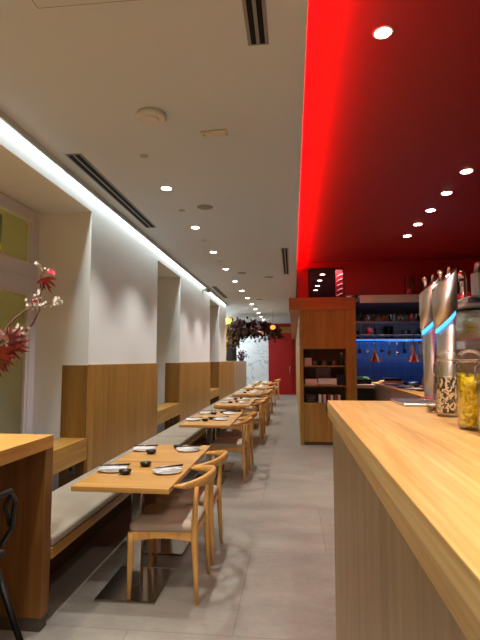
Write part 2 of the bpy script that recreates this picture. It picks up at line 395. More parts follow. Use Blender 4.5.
# bulkhead over the kitchen and the bookcase (opening for the glazed strip)
struct(MB().box(.97, 4.1, 9.0, 9.12, 2.74, HR).box(XE-.0, .97, 9.0, 9.12, 3.262, HR).box(XE, .295, 9.0, 9.12, 2.69, 3.262).build('wall_bulkhead', M['redceil']))
w = struct(MB().box(.295, .325, 9.02, 9.10, 2.70, 3.262).box(.945, .975, 9.02, 9.10, 2.70, 3.262).box(.325, .945, 9.02, 9.10, 3.235, 3.262)
           .box(.325, .945, 9.02, 9.10, 2.70, 2.715).build('window_4', M['dkwall']))
MB().box(.325, .945, 9.055, 9.061, 2.715, 3.235).build('pane', M['smoke'], w)
# wall behind the camera so light stays in the room
struct(MB().box(-3.8, 4.2, -1.3, -1.2, 0, 3.43).build('wall_back', M['wall']))
struct(MB().box(.13, .16, 9.42, 21.8, 0, 2.44).box(.13, 1.14, 9.42, 9.46, 0, 2.5).build('wall_aisle', M['cab']))
struct(MB().box(-.05, .13, 9.45, 21.7, 2.46, 2.69).build('trim_5', M['cabh']))

# ------------------------------------------------------------------ oak wall cladding (fixed panels between the recesses)
piers = [(4.447, 6.79), (8.221, 11.25), (12.66, 20.1)]
pl = ['oak wall panel nearest the camera, between the first two window recesses', 'middle oak wall panel between the second and third window recesses', 'far long oak partition panel that carries the big dried plant']
for k, (a, c) in enumerate(piers):
    t = thing('wall_panel', pl[k], 'wall panel', (XW, a, 0), group='oak wall panels')
    L_ = c-a
    if k < 2:
        MB().box(.0, .02, 0, L_, 0, 1.495, .002).build('front_board', M['panel'], t)
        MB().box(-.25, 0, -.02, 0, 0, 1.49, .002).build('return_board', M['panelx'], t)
    else:
        MB().box(.0, .02, 0, 3.2, 0, 1.495, .002).build('front_board', M['panel'], t)
        MB().box(0, .02, 3.2, L_, 0, 1.5, .002).box(-.55, 0, 1.36, L_, 1.47, 1.5).box(-.55, -.53, 1.36, L_, 0, 1.47).build('rear_cladding', M['grey_oak'], t)
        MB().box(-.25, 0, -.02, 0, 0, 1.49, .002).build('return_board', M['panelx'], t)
ll = ['oak window ledge in the nearest recess, beside the high table', 'oak window ledge in the second recess, right of the nearest oak panel', 'oak window ledge in the farthest recess before the partition']
for k, (n0, n1) in enumerate(niches):
    if k == 0: n0 = 2.81
    t = thing('window_ledge', ll[k], 'ledge', (XW, n0, 0), group='oak window ledges')
    w = n1-n0-.022
    MB().box(-.27, .02, 0.002, w, .775, .805, .002).build('top_board', M['ledge'], t)
    MB().box(0, .02, .002, w, .61, .775, .002).build('front_board', M['ledge'], t)
# sockets under the ledges
for k, (n0, n1) in enumerate(niches[:2]):
    t = thing('wall_socket', ['white power socket under the nearest window ledge', 'white power socket under the second window ledge'][k], 'socket', (XW-.13, n1-.02, .515))
    MB().box(-.04, .04, -.012, 0, -.045, .045, .003).build('face_plate', M['gray'], t)
    MB().lathe([(.018, 0), (.018, .002)], n=16).build('outlet', M['black'], t).rotation_euler = (PI/2, 0, 0)
    t.children[-1].location = (0, -.0125, 0)

# ------------------------------------------------------------------ bench
t = thing('bench', 'long built-in bench with grey-beige cushion running down the left wall', 'bench', (XW+.02, 2.81, 0))
MB().box(.48, .51, 0, 17.2, .365, .43, .003).build('front_rail', M['ledge'], t)
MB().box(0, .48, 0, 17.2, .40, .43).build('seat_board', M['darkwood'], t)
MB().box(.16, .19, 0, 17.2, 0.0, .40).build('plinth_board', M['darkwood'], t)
y = 0
for k in range(9):
    L_ = 1.9
    MB().box(.005, .515, y+.004, y+L_-.004, .431, .492, .018, 3).build('cushion', M['cushion'], t)
    y += L_

# ------------------------------------------------------------------ tables
def make_table(x0, x1, L_):
    t = thing('dining_table', '', 'table', ((x0+x1)/2, 0, 0), group='oak dining tables along the bench')
    w = x1-x0
    MB().box(-w/2, w/2, -L_/2, L_/2, .718, .75, .003).build('tabletop', M['table'], t)
    MB().box(-.2, .2, -.25, .25, 0.0, .016, .005).build('base_plate', M['baseplate'], t)
    MB().box(-.035, .035, -.035, .035, .016, .70, .004).build('column', M['mirror'], t)
    MB().box(-.16, .16, -.16, .16, .70, .718).build('top_bracket', M['blackm'], t)
    return t
TY = [3.335, 4.10, 6.22, 6.99, 8.85, 9.64, 11.5, 12.29, 14.0, 14.79, 16.55, 17.34]
TN = ['nearest table', 'second table, joined to the nearest', 'third table, front of second pair', 'fourth table, rear of second pair',
      'fifth table, front of third pair', 'sixth table, rear of third pair', 'seventh table, front of fourth pair', 'eighth table, rear of fourth pair',
      'ninth table, front of fifth pair', 'tenth table, rear of fifth pair',
      'eleventh table, front of farthest pair', 'twelfth table, rear of farthest pair']
tab0 = make_table(-1.395, -.765, .755)
for k, y in enumerate(TY):
    t = tab0 if k == 0 else copy_tree(tab0)
    t.location.y = y
    t['label'] = 'square oak table on steel base plate, ' + TN[k]

# ------------------------------------------------------------------ chairs (front = -X local, back at +X)
def make_chair():
    t = thing('dining_chair', '', 'chair', group='oak bow-back chairs')
    # seat frame: trapezoid with curved apron
    f = MB()
    pts = [(-.195, -.225), (-.195, .225), (.20, .195), (.20, -.195)]
    for i in range(4):
        a, c = Vector((*pts[i], 0)), Vector((*pts[(i+1) % 4], 0))
        n = 6; up, lo = [], []
        dirv = (c-a).normalized(); side = Vector((-dirv.y, dirv.x, 0))*.011
        rows = []
        for k in range(n+1):
            p = a.lerp(c, k/n); dz = .375 + .02*math.sin(PI*k/n)
            rows.append([f.bm.verts.new(p+side+Vector((0, 0, dz))), f.bm.verts.new(p-side+Vector((0, 0, dz))),
                         f.bm.verts.new(p-side+Vector((0, 0, .435))), f.bm.verts.new(p+side+Vector((0, 0, .435)))])
        for r0, r1 in zip(rows, rows[1:]):
            for k in range(4): f.bm.faces.new((r0[k], r0[(k+1) % 4], r1[(k+1) % 4], r1[k]))
        f.bm.faces.new(rows[0]); f.bm.faces.new(rows[-1][::-1])
    f.build('seat_frame', M['chair'], t)
    # cushion: rounded trapezoid, domed
    s = MB(); n = 10; rings = []
    def out(u, sc):
        pass
    outline = []
    corner = [(-.225, -.245), (-.225, .245), (.205, .215), (.205, -.215)]
    for i in range(4):
        p0, p1, p2 = Vector(corner[i-1]), Vector(corner[i]), Vector(corner[(i+1) % 4])
        r = .05
        a = p1+(p0-p1).normalized()*r; c = p1+(p2-p1).normalized()*r
        for k in range(6):
            u = k/5; outline.append(a*(1-u)**2 + p1*2*u*(1-u) + c*u*u)
    ctr = Vector((-.02, 0))
    for sc, z in ((.96, .435), (1, .445), (1.0, .462), (.985, .474), (.93, .482), (.75, .488), (.45, .491), (.15, .492)):
        rings.append([s.bm.verts.new((*(ctr+(p-ctr)*sc), z)) for p in outline])
    m = len(outline)
    for a, c in zip(rings, rings[1:]):
        for k in range(m):
            q = s.bm.faces.new((a[k], a[(k+1) % m], c[(k+1) % m], c[k])); q.smooth = True
    s.bm.faces.new(rings[0][::-1]); s.bm.faces.new(rings[-1])
    s.build('seat', M['seatpad'], t)
    for sy in (-1, 1):
        MB().tube([(-.205, sy*.235, .43), (-.207, sy*.232, .36), (-.212, sy*.228, .2), (-.218, sy*.225, 0)], [.021, .0215, .018, .0125], 10).build('leg', M['chair'], t)
        MB().tube([(.225, sy*.222, 0), (.215, sy*.215, .2), (.205, sy*.208, .40), (.205, sy*.212, .48), (.215, sy*.225, .62), (.222, sy*.232, .725)],
                  [.0125, .018, .0225, .021, .017, .0145], 10).build('leg', M['chair'], t)
    # bow rail: U-shaped, broad at the back
    b = MB(); pts = []; rads = []
    N = 29
    prof = []
    for k in range(N):
        u = -1+2*k/(N-1)
        ang = u*PI*.5*.93
        x = .10 + .235*math.cos(ang)*1.0 if abs(u) < .93 else None
        prof.append((ang, u))
    rings = []
    for k, (ang, u) in enumerate(prof):
        cx = .075+.212*math.cos(ang); cy = .268*math.sin(ang)
        if abs(u) > .9: cx -= (abs(u)-.9)*.2; cy -= math.copysign((abs(u)-.9)*.05, u)
        z = .734 + .022*math.cos(ang)**2
        w = .012+.010*math.cos(ang/1.2)**2             # half thickness (radial)
        h = .014+.026*max(0, math.cos(ang))**1.5       # half height
        if abs(u) > .85: q = 1-(abs(u)-.85)*2.6; w = .024*q+.004; h *= q
        tdir = Vector((-math.sin(ang)*.245, math.cos(ang)*.268, 0)).normalized(); nrm = Vector((tdir.y, -tdir.x, 0))
        ring = []
        for j in range(10):
            a = 2*PI*j/10
            ca, sa = math.cos(a), math.sin(a)
            ring.append(b.bm.verts.new(Vector((cx, cy, z)) + nrm*w*math.copysign(abs(ca)**.7, ca) + Vector((0, 0, 1))*h*math.copysign(abs(sa)**.7, sa) + nrm*.12*h*sa))
        rings.append(ring)
    for a, c in zip(rings, rings[1:]):
        for j in range(10):
            q = b.bm.faces.new((a[j], a[(j+1) % 10], c[(j+1) % 10], c[j])); q.smooth = True
    b.bm.faces.new(rings[0][::-1]); b.bm.faces.new(rings[-1])
    b.build('backrest', M['chair'], t)
    return t
CH = [(-.845, 3.345, 0, 'wooden bow-back chair with beige seat at the aisle side of the nearest table'),
      (-.84, 3.93, 0.0, 'wooden bow-back chair behind the nearest chair, at the second table'),
      (-.84, 6.36, .0, 'wooden bow-back chair at the aisle side of the third table'),
      (-.83, 7.0, .0, 'wooden bow-back chair at the aisle side of the fourth table'),
      (-1.08, 8.30, -PI/2, 'wooden chair with its bow back toward the camera, in front of the fifth table'),
      (-.82, 9.10, 0, 'wooden bow-back chair at the aisle side of the fifth table'),
      (-.81, 9.75, 0, 'wooden bow-back chair at the aisle side of the sixth table'),
      (-1.10, 10.95, -PI/2, 'wooden chair with its bow back toward the camera, in front of the seventh table'),
      (-.84, 11.72, 0, 'wooden bow-back chair at the aisle side of the seventh table'),
      (-.84, 12.40, 0, 'wooden bow-back chair at the aisle side of the eighth table'),
      (-1.05, 13.42, -PI/2, 'wooden chair with its bow back toward the camera, in front of the ninth table'),
      (-.84, 14.1, 0, 'wooden bow-back chair at the aisle side of the ninth table'),
      (-1.05, 15.98, -PI/2, 'wooden chair with its bow back toward the camera, in front of the eleventh table'),
      (-.84, 16.65, 0, 'wooden bow-back chair at the aisle side of the eleventh table'),
      (-.80, 19.2, .1, 'farthest wooden chair, standing alone before the red wall')]
ch0 = make_chair()
for k, (x, y, rz, lab) in enumerate(CH):
    c = ch0 if k == 0 else copy_tree(ch0)
    c.location = (x, y, 0); c.rotation_euler = (0, 0, rz); c['label'] = lab

# ------------------------------------------------------------------ tableware
def make_plate():
    t = thing('oval_plate', '', 'plate', group='white oval plates on the tables')
    MB().lathe([(.055, 0), (.07, .002), (.095, .010), (.10, .013), (.096, .0135), (.07, .006), (.02, .004)], n=36, sx=1.02, sy=.86).build('dish', M['china'], t)
    return t
def make_napkin():
    s = MB(); n = 16; m = 8; V = []
    for i in range(n+1):
        row = []
        for j in range(m+1):
            x = -.098+.196*i/n; y = -.066+.132*j/m
            w = .82+.18*math.sin(i*1.1)*.6
            z = .018+.007*abs(math.sin(j*1.2+i*.15))+.013*max(0, math.cos((i-n/2)/n*PI))
            row.append(s.bm.verts.new((x, y*w, z)))
        V.append(row)
    for i in range(n):
        for j in range(m):
            f = s.bm.faces.new((V[i][j], V[i+1][j], V[i+1][j+1], V[i][j+1])); f.smooth = True
    g = bmesh.ops.solidify(s.bm, geom=s.bm.faces[:], thickness=-.004)
    o = s.build('napkin', M['cloth']); tag(o, '', 'napkin', 'folded white napkins on the plates'); return o
def make_stick():
    o = MB().tube([(-.105, 0, .003), (.105, 0, .003)], [.0025, .0042], 6).build('chopstick', M['black']); tag(o, '', 'chopstick', 'black chopsticks'); return o
def make_bowl():
    o = MB().lathe([(.022, 0), (.034, .006), (.042, .022), (.044, .03), (.040, .030), (.036, .014), (.01, .010)], n=24).build('sauce_bowl', M['black'])
    tag(o, '', 'bowl', 'small black sauce bowls'); return o
P0, N0, S0, B0 = make_plate(), make_napkin(), make_stick(), make_bowl()
used = set()
def put(proto, loc, rz, label):
    if proto.name in used: o = copy_tree(proto)
    else: o = proto; used.add(proto.name)
    o.location = loc; o.rotation_euler = (0, 0, rz); o['label'] = label
    return o
for k, y in enumerate(TY):
    nm = TN[k].split(',')[0]
    y0 = y-3.31
    pr = {0: [(-1.285, 3.385, .1), (-.885, 3.375, .45)], 1: [(-1.30, 4.17, .1), (-.915, 4.19, .3)]}.get(k, [(-1.29+.02*(k % 3), y+.08, .15*(k % 2)), (-.91-.02*(k % 2), y+.06, .3)])
    if k == 2: pr = [(-1.30, 6.27, .1), (-.95, 6.34, .25)]
    for s, (px, py, rz) in enumerate(pr):
        side = ['bench side', 'aisle side'][s]
        put(P0, (px, py, .75), rz, 'white oval plate on the %s of the %s' % (side, nm))
        put(N0, (px, py, .7505), rz+.2, 'folded white napkin on the plate at the %s of the %s' % (side, nm))
        if k < 6:
            for q in (0, 1):
                cs = put(S0, (px+.005, py+.012+.022*q, .7855), rz+.12+.1*q, '%s black chopstick on the napkin at the %s of the %s' % (['nearer', 'farther'][q], side, nm))
    br = {0: [(-1.165, 3.30), (-1.10, 3.56)], 1: [(-1.20, 4.03), (-1.03, 4.29)], 2: [(-1.14, 6.22), (-1.09, 6.42)]}.get(k, [(-1.15, y+.0), (-1.05, y+.2)])
    for q, (px, py) in enumerate(br):
        if k >= 6 and q: continue
        put(B0, (px, py, .75), 0, 'small black sauce bowl on the %s, the one %s the camera' % (nm, ['nearer', 'farther from'][q]) if k < 6 else 'small black sauce bowl on the %s' % nm)

# ------------------------------------------------------------------ high table on the left and bar stool
t = thing('high_table', 'high oak table with slab legs in the left foreground', 'table', (-1.436, 2.80, 0))
MB().box(-.95, 0, -2.4, 0, 1.018, 1.093, .002).build('tabletop', M['high'], t)
MB().box(-.95, 0, -.085, 0, .075, 1.018, .002).build('leg_panel', M['highleg'], t)
MB().box(-.93, -.01, -.08, -.005, 0, .075).build('plinth', M['plinth'], t)
MB().box(-.95, 0, -2.4, -2.315, .0, 1.018, .002).build('leg_panel', M['highleg'], t)
t = thing('bar_stool', 'black metal bar stool cropped by the left edge, at the high table', 'stool', (-1.367, 1.75, 0))
MB().box(-.19, .19, -.19, .19, .735, .765, .02, 3).build('seat', M['black'], t)
for sx in (-1, 1):
    for sy in (-1, 1):
        MB().tube([(sx*.15, sy*.15, .735), (sx*(.30 if sx < 0 else .40), sy*.22, 0)], [.014, .012], 8).build('leg', M['blackm'], t)
MB().tube([(-.235, -.19, .3), (.295, -.19, .3), (.295, .19, .3), (-.235, .19, .3), (-.235, -.19, .3)], .009).build('footrest', M['blackm'], t)
MB().tube([(.15, -.15, .75), (.225, -.15, .86), (.235, -.15, .965), (.245, -.10, 1.02), (.245, .10, 1.02), (.235, .15, .965), (.225, .15, .86), (.15, .15, .75)], .011)\
    .tube([(.245, -.10, 1.02), (.205, -.13, .955), (.215, -.15, .87)], .008).tube([(.245, .10, 1.02), (.205, .13, .955), (.215, .15, .87)], .008).build('backrest', M['blackm'], t)

# ------------------------------------------------------------------ bar counter
t = thing('bar_counter', 'long oak bar counter with pale wood top at the right', 'counter', (.168, 2.449, 0))
MB().box(0, .95, -3.4, 0, 1.298, 1.34, .0025).build('countertop', M['bar'], t)
MB().box(.024, .060, -3.4, -.006, 0.0, 1.298).box(.060, .93, -.05, -.006, 0, 1.298).build('front_panel', M['barfront'], t)
MB().box(.002, .024, -3.4, -.004, 1.262, 1.298, .001).build('edge_board', M['baredge'], t)
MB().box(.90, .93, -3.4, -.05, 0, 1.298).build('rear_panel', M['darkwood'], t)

# drip tray + twin beer towers
t = thing('drip_tray', 'flat stainless steel drip tray under the two beer towers', 'tray', (.66, 2.28, 1.34))
MB().box(-.19, .18, -.13, .15, 0, .014, .004).build('tray', M['steel'], t)
MB().box(-.16, .15, -.10, -.02, .014, .017).build('grille', M['steelx'], t)
def tower(name, label, x, y, rbot, rtop, ztop, zcut):
    t = thing(name, label, 'beer tower', (x, y, 1.354), group='steel beer towers')
    zt, zc = ztop-1.354, zcut-1.354
    MB().lathe([(rbot+.022, 0), (rbot+.02, .008), (rbot+.004, .012)], n=32).build('base_ring', M['chrome'], t)
    sh = lambda z: 0 if z < .1 else 1
    MB().lathe([(rbot, .012), (rbot, .09), (rbot, zc-.011)], n=40, shear=lambda z: 0 if z < .1 else 1.0).build('lower_body', M['tower'], t)
    MB().lathe([(rbot+.003, zc-.011), (rbot+.003, zc+.011)], n=40, shear=1.0).build('light_ring', M['led'], t)
    MB().lathe([(rtop, zc+.011), (rtop, zc+.1), (rtop, zt)], n=40, shear=lambda z: 1.0 if z < zc+.05 else .95).build('upper_body', M['tower'], t)
    MB().lathe([(rtop*.99, zt+.0005), (rtop*.97, zt+.008)], n=40, shear=.95).build('top_cap', M['chrome'], t)
    MB().tube([(-.02, -.02, zt+.0), (-.03, -.05, zt+.02)], .007).sphere((-.032, -.055, zt+.025), .012).tube([(.012, -.015, zt+.028), (.01, -.045, zt+.05)], .006).build('tap_lever', M['chrome'], t)
    return t
tower('beer_tower', 'brushed steel beer tower with slanted top, the taller front one on the bar', .676, 2.215, .040, .052, 1.897, 1.712)
tower('beer_tower', 'brushed steel beer tower with slanted top, the shorter rear left one', .640, 2.33, .034, .044, 1.885, 1.705)

# glass jars
def jar(label, x, y, r, h, z=1.34, lidmat='glass'):
    t = thing('glass_jar', label, 'jar', (x, y, z), group='clip-top glass jars on the bar')
    MB().lathe([(r*.86, 0), (r, .012), (r, h*.70), (r*.97, h*.76), (r*.80, h*.82), (r*.80, h*.86), (r*.77, h*.86), (r*.77, h*.82), (r*.94, h*.755), (r*.965, h*.70), (r*.965, .016), (r*.8, .008)], n=36).build('jar_body', M['glass'], t)
    MB().lathe([(r*.84, h*.868), (r*.86, h*.885), (r*.86, h*.91), (r*.80, h*.945), (r*.55, h*.985), (r*.2, h)], n=36).build('lid', M[lidmat], t)
    MB().tube([(r*.80*math.cos(a), r*.80*math.sin(a), h*.84) for a in [i*2*PI/24 for i in range(25)]], .0018, 6)\
        .tube([(-r*.82, 0, h*.84), (-r*1.08, 0, h*.80), (-r*1.12, 0, h*.66), (-r*1.02, 0, h*.62)], .0022, 6)\
        .tube([(r*.82, 0, h*.84), (r*1.0, 0, h*.88), (r*.9, 0, h*.93)], .0022, 6).build('wire_clasp', M['chrome'], t)
    MB().lathe([(r*.83, h*.861), (r*.83, h*.867)], n=30).build('rubber_seal', M['lid'], t)
    return t
def fill(name, label, cat, x, y, r, z0, z1, n, mats, kind, ps, group=None):
    s = MB(); rnd = random.Random(n+int(x*100))
    for i in range(n):
        a = 2*PI*((i*0.618034) % 1)+rnd.uniform(-.2, .2); zz = z0+ps+(z1-z0-1.4*ps)*((i+.5)/n)
        ph = rnd.uniform(0, 2*PI); ex = rnd.uniform(.55, .95)
        arc = 2.6 if kind == 'curl' else 4.6
        pts = []
        for k in range(9):
            q = ph+arc*k/8
            du = ps*math.cos(q)*ex; dz = ps*math.sin(q)
            rr = r*.86-ps*.12-.1*ps*math.cos(q*1.5+i)
            aa = a+du/rr
            pts.append(Vector((rr*math.cos(aa), rr*math.sin(aa), min(max(zz+dz, z0+.005), z1))))
        th = ps*(.36 if kind == 'curl' else .3)
        s.tube(pts, [th*(.5+.5*math.sin(PI*(k+.8)/9.6)) for k in range(9)], 6, mat=0 if kind == 'curl' else (1 if i % 3 == 0 else 0))
    if kind == 'curl' or kind == 'slice':
        s.lathe([(r*.55, z0+.002), (r*.68, z0+.01), (r*.68, z1-.02), (r*.4, z1-.008)], n=16, mat=len(mats)-1 if kind == 'slice' else 0)
    o = s.build(name, mats, loc=(x, y, 1.34)); return tag(o, label, cat, group, 'stuff')
jar('clip-top glass jar of dark-rimmed dried slices, the one nearest the beer towers', .548, 1.80, .041, .235)
fill('dried_slices', 'cream and dark dried slices filling the jar nearest the beer towers', 'dried slices', .548, 1.80, .0385, .010, .140, 75, [M['cream'], M['darkslice'], M['darkslice']], 'slice', .0125)
jar('clip-top glass jar packed with bright yellow pickles, middle of the jars', .514, 1.475, .0385, .232)
fill('yellow_pickles', 'bright yellow curved pickle pieces packed in the middle jar', 'pickles', .514, 1.475, .0365, .010, .158, 110, [M['yellow']], 'curl', .017)
jar('clip-top glass jar of tan pieces cut by the right edge', .520, 1.335, .0385, .225)
fill('tan_pieces', 'tan pieces filling the jar cut by the right edge', 'dried food', .520, 1.335, .0365, .010, .140, 90, [M['tan']], 'curl', .017)
o = MB().lathe([(.02, 0), (.024, .004), (.024, .03), (.020, .034), (.019, .034), (.022, .03), (.022, .006), (.001, .004)], n=20, mat=0).lathe([(.018, .005), (.018, .022)], n=14, mat=1).build('small_glass', [M['glass'], M['bottleb']], loc=(.530, 1.93, 1.34))
tag(o, 'small squat glass with brown contents left of the dried-slice jar', 'glass')

# espresso machine behind the towers
t = thing('coffee_machine', 'stainless steel bar machine with chrome pipe behind the beer towers', 'machine', (1.32, 3.2, 0))
MB().box(-.3, .75, -.2, .35, .0, 1.60, .01).build('cabinet_base', M['darkwood'], t)
MB().box(-.3, .75, -.2, .35, 1.60, 1.66, .008).build('worktop', M['steel'], t)
MB().lathe([(.17, 1.66), (.18, 1.68), (.18, 1.84), (.17, 1.85)], n=36, cx=-.1, cy=0).build('drum', M['steel'], t)
MB().box(-.3, .75, -.22, .25, 1.855, 1.885, .008).build('top_shelf', M['steel'], t)
MB().box(-.27, .72, -.22, .22, 1.91, 1.925, .004).box(-.27, -.25, -.2, .2, 1.885, 1.91).box(.7, .72, -.2, .2, 1.885, 1.91).build('cup_rail', M['chrome'], t)
MB().tube([(-.225, 0, 1.925), (-.225, 0, 2.04), (-.235, -.02, 2.07), (-.255, -.06, 2.085), (-.265, -.09, 2.07), (-.268, -.10, 2.04)], .022, 12).build('chrome_pipe', M['chrome'], t)
MB().box(-.165, -.115, -.05, .05, 1.925, 2.10, .01).tube([(-.14, 0, 2.1), (-.135, 0, 2.15), (-.06, 0, 2.17)], .02, 10).build('tap_head', M['steelx'], t)
MB().box(-.115, -.09, -.08, -.03, 1.98, 2.16, .01).build('tap_handle', M['black'], t)
o = MB().sphere((0, 0, 0), .058, 16, sc=(1, .8, .62)).lathe([(.03, -.034), (.026, -.022)], n=16).build('red_bowl', M['redp'], loc=(1.165, 3.36, 1.960))
tag(o, 'glossy red lid on the bar machine, right of the chrome pipe', 'lid')
# counter run behind bar
t = thing('back_counter', 'dark service counter behind the bar, under the jars line', 'counter', (1.65, 4.4, 0))
MB().box(-.1, 2.3, -.3, .3, 0, 1.22).build('body', M['darkwood'], t)
MB().box(-.12, 2.32, -.32, .32, 1.22, 1.25, .004).build('worktop', M['steelx'], t)
for k in range(6):
    o = MB().lathe([(.035, 0), (.037, .01), (.037, .16), (.03, .2), (.013, .24), (.013, .30), (.015, .305)], n=16).build('wine_bottle', M['bottle'], loc=(2.0+k*.2, 4.35+.05*(k % 2), 1.25))
    tag(o, 'dark bottle on the back counter behind the bar jars, number %s from the left' % ['one', 'two', 'three', 'four', 'five', 'six'][k], 'bottle', 'dark bottles on the back counter')

# ------------------------------------------------------------------ bookcase / cabinet
t = thing('tall_cabinet', 'tall oak cabinet with open shelves at the end of the bar', 'cabinet', (.193, 8.96, 0))
W = .77
MB().box(0, W, 0, .02, 1.765, 2.46, .002).build('upper_front', M['cab'], t)
MB().box(-.07, 0, -.0, .45, 0.0, 2.46, .002).build('side_panel', M['cab'], t)
MB().box(W, W+.185, -.04, .45, 0, 2.46, .002).build('pillar', M['cab'], t)
MB().box(-.26, W+.185, -.05, .45, 2.46, 2.69, .004).build('cornice', M['cabh'], t)
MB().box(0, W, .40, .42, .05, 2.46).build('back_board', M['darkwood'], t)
dr = MB().box(.005, W-.005, 0, .022, .06, .735, .002).build('door', M['cab'], t)
MB().tube([(.40, -.03, .62), (.40, -.03, .70)], .008).box(.394, .406, -.03, 0, .63, .64).box(.394, .406, -.03, 0, .68, .69).build('handle', M['black'], dr)
MB().box(0, W, .03, .40, 0, .05).build('plinth', M['plinth'], t)
for z0, z1 in ((.735, .758), (1.055, 1.082), (1.411, 1.439), (1.745, 1.765)):
    MB().box(0.0, W, .004, .40, z0, z1, .001).build('shelf', M['cab'], t)
X0, Y0 = .193, 8.96
def bx(name, mat, x0, x1, y0, y1, z0, z1, label, cat, group=None, bev=.002):
    o = MB().box(0, x1-x0, 0, y1-y0, 0, z1-z0, bev).build(name, mat, loc=(x0, y0, z0)); tag(o, label, cat, group); return o
# top bay
bx('gift_box', M['pinkbox'], X0+.02, X0+.15, 9.02, 9.14, 1.439, 1.58, 'pale pink box at the left of the cabinet top shelf', 'box')
for k in range(5):
    o = MB().lathe([(.028, 0), (.034, .01), (.036, .08), (.034, .085), (.03, .08), (.03, .012), (.004, .01)], n=16).build('tea_cup', M['black'] if k % 2 else M['bookgrey'], loc=(X0+.21+k*.088, 9.05+.02*(k % 2), 1.439))
    tag(o, 'small dark cup on the cabinet top shelf, %s from the pink box' % ['first', 'second', 'third', 'fourth', 'fifth'][k], 'cup', 'dark cups on the cabinet top shelf')
t = thing('bottle', 'pale-capped dark bottle at the right end of the cabinet top shelf', 'bottle', (X0+.70, 9.06, 1.439))
MB().lathe([(.03, 0), (.033, .01), (.033, .12), (.014, .17), (.014, .2)], n=16).build('bottle_body', M['bottle'], t)
MB().lathe([(.016, .2), (.016, .235)], n=14).build('cap', M['lid'], t)
# middle bay
bx('gift_box', M['pinkbox'], X0+.03, X0+.25, 9.0, 9.13, 1.082, 1.19, 'dusty pink low box at the left of the cabinet middle shelf', 'box')
bx('gift_box', M['whitebox'], X0+.27, X0+.60, 8.99, 9.11, 1.082, 1.20, 'white low box in the centre of the cabinet middle shelf', 'box')
t = thing('framed_picture', 'black and white framed picture behind the white box in the cabinet', 'picture', (X0+.37, 9.19, 1.082))
MB().box(-.14, .14, 0, .02, 0, .31, .002).build('frame', M['bookgrey'], t)
MB().box(-.125, .125, -.002, 0, .015, .295).build('print', M['paper'], t)
MB().prism([(-.1, .04), (-.03, .03), (.0, .12), (.08, .06), (.11, .16), (.03, .22), (-.02, .17), (-.09, .2)], 0, .001).build('ink_drawing', M['ink'], t)
t.children[-1].rotation_euler = (PI/2, 0, 0); t.children[-1].location = (0, -.002, .03)
bx('storage_box', M['darkbox'], X0+.62, X0+.755, 9.0, 9.14, 1.082, 1.27, 'dark blue-black box at the right of the cabinet middle shelf', 'box')
# bottom bay
for k in range(3):
    o = MB().lathe([(.05, 0), (.09, .02), (.105, .045), (.10, .047), (.08, .025), (.01, .008)], n=22).build('stacked_bowl', M['bookgrey'], loc=(X0+.13, 9.10, .758+k*.048))
    tag(o, 'grey bowl in the stack on the cabinet bottom shelf, %s of three' % ['lowest', 'middle', 'topmost'][k], 'bowl', 'stacked grey bowls in the cabinet')
xx = X0+.27
for k, (w, h, mm, cn) in enumerate([(.05, .15, 'book', 'pale'), (.035, .14, 'bookgrey', 'grey'), (.045, .15, 'pinkbox', 'pink'), (.03, .13, 'ink', 'black'), (.05, .15, 'bookred', 'dusty red'), (.04, .14, 'whitebox', 'white'), (.045, .135, 'bookgrey', 'grey'), (.04, .15, 'bookred', 'dusty red'), (.045, .14, 'book', 'pale')]):
    o = MB().box(0, w-.004, 0, .13, 0, h, .002).build('book', M[mm], loc=(xx, 8.985, .758))
    tag(o, '%s upright book in the row on the cabinet bottom shelf, %s from the left' % (cn, ['first', 'second', 'third', 'fourth', 'fifth', 'sixth', 'seventh', 'eighth', 'ninth'][k]), 'book', 'books on the cabinet bottom shelf'); xx += w+.002
# coiled red and white object behind the bulkhead glass
t = thing('striped_panel', 'red panel with curved white stripes behind the bulkhead glass', 'panel', (.86, 9.44, 2.5))
MB().box(-.02, .19, 0, .02, 0, .86).build('red_board', M['redwall'], t)
s = MB()
for k in range(5):
    z = .28+.095*k
    s.tube([(-.0+.027*i, -.012, z+.022*math.sin(i/6*PI)+.008*i) for i in range(7)], .011, 6)
s.build('stripe', M['glow'], t)

# ------------------------------------------------------------------ kitchen
t = thing('extractor_hood', 'long stainless steel extractor hood over the kitchen opening', 'hood', (1.20, 8.72, 2.56))
MB().box(0, 2.88, 0, .03, 0, .14, .004).box(0, 2.88, .03, .27, .12, .14).build('front_lip', M['hoodsteel'], t)
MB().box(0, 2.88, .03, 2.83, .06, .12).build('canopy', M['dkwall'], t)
for k in range(4):
    pass
t = thing('kitchen_shelf', 'steel shelf holding a row of small bottles above the pass', 'shelf', (1.2, 9.3, 2.25))
MB().box(0, 2.85, 0, .35, 0, .025, .003).build('shelf_board', M['steel'], t)
for k in range(3): MB().box(.02+1.38*k, .035+1.38*k, .3, .315, .025, .305).build('hanger', M['steel'], t)
rnd = random.Random(3)
for k in range(13):
    r = .028+.008*(k % 3); h = .11+.03*((k*7) % 4)/2
    mm = [M['bottle'], M['bottleb'], M['redp'], M['steelpan'], M['bookgrey']][(k*3) % 5]
    cn = ['dark', 'amber', 'red', 'steel', 'grey'][(k*3) % 5]
    o = MB().lathe([(r, 0), (r*1.05, .008), (r*1.05, h*.6), (r*.5, h*.8), (r*.5, h), (r*.2, h+.002)], n=14).build('spice_bottle', mm, loc=(1.32+k*.105, 9.42+.04*(k % 2), 2.275))
    tag(o, 'small %s bottle on the kitchen shelf, %s from the cabinet' % (cn, ['first', 'second', 'third', 'fourth', 'fifth', 'sixth', 'seventh', 'eighth', 'ninth', 'tenth', 'eleventh', 'twelfth', 'thirteenth'][k]), 'bottle', 'small bottles on the kitchen shelf')
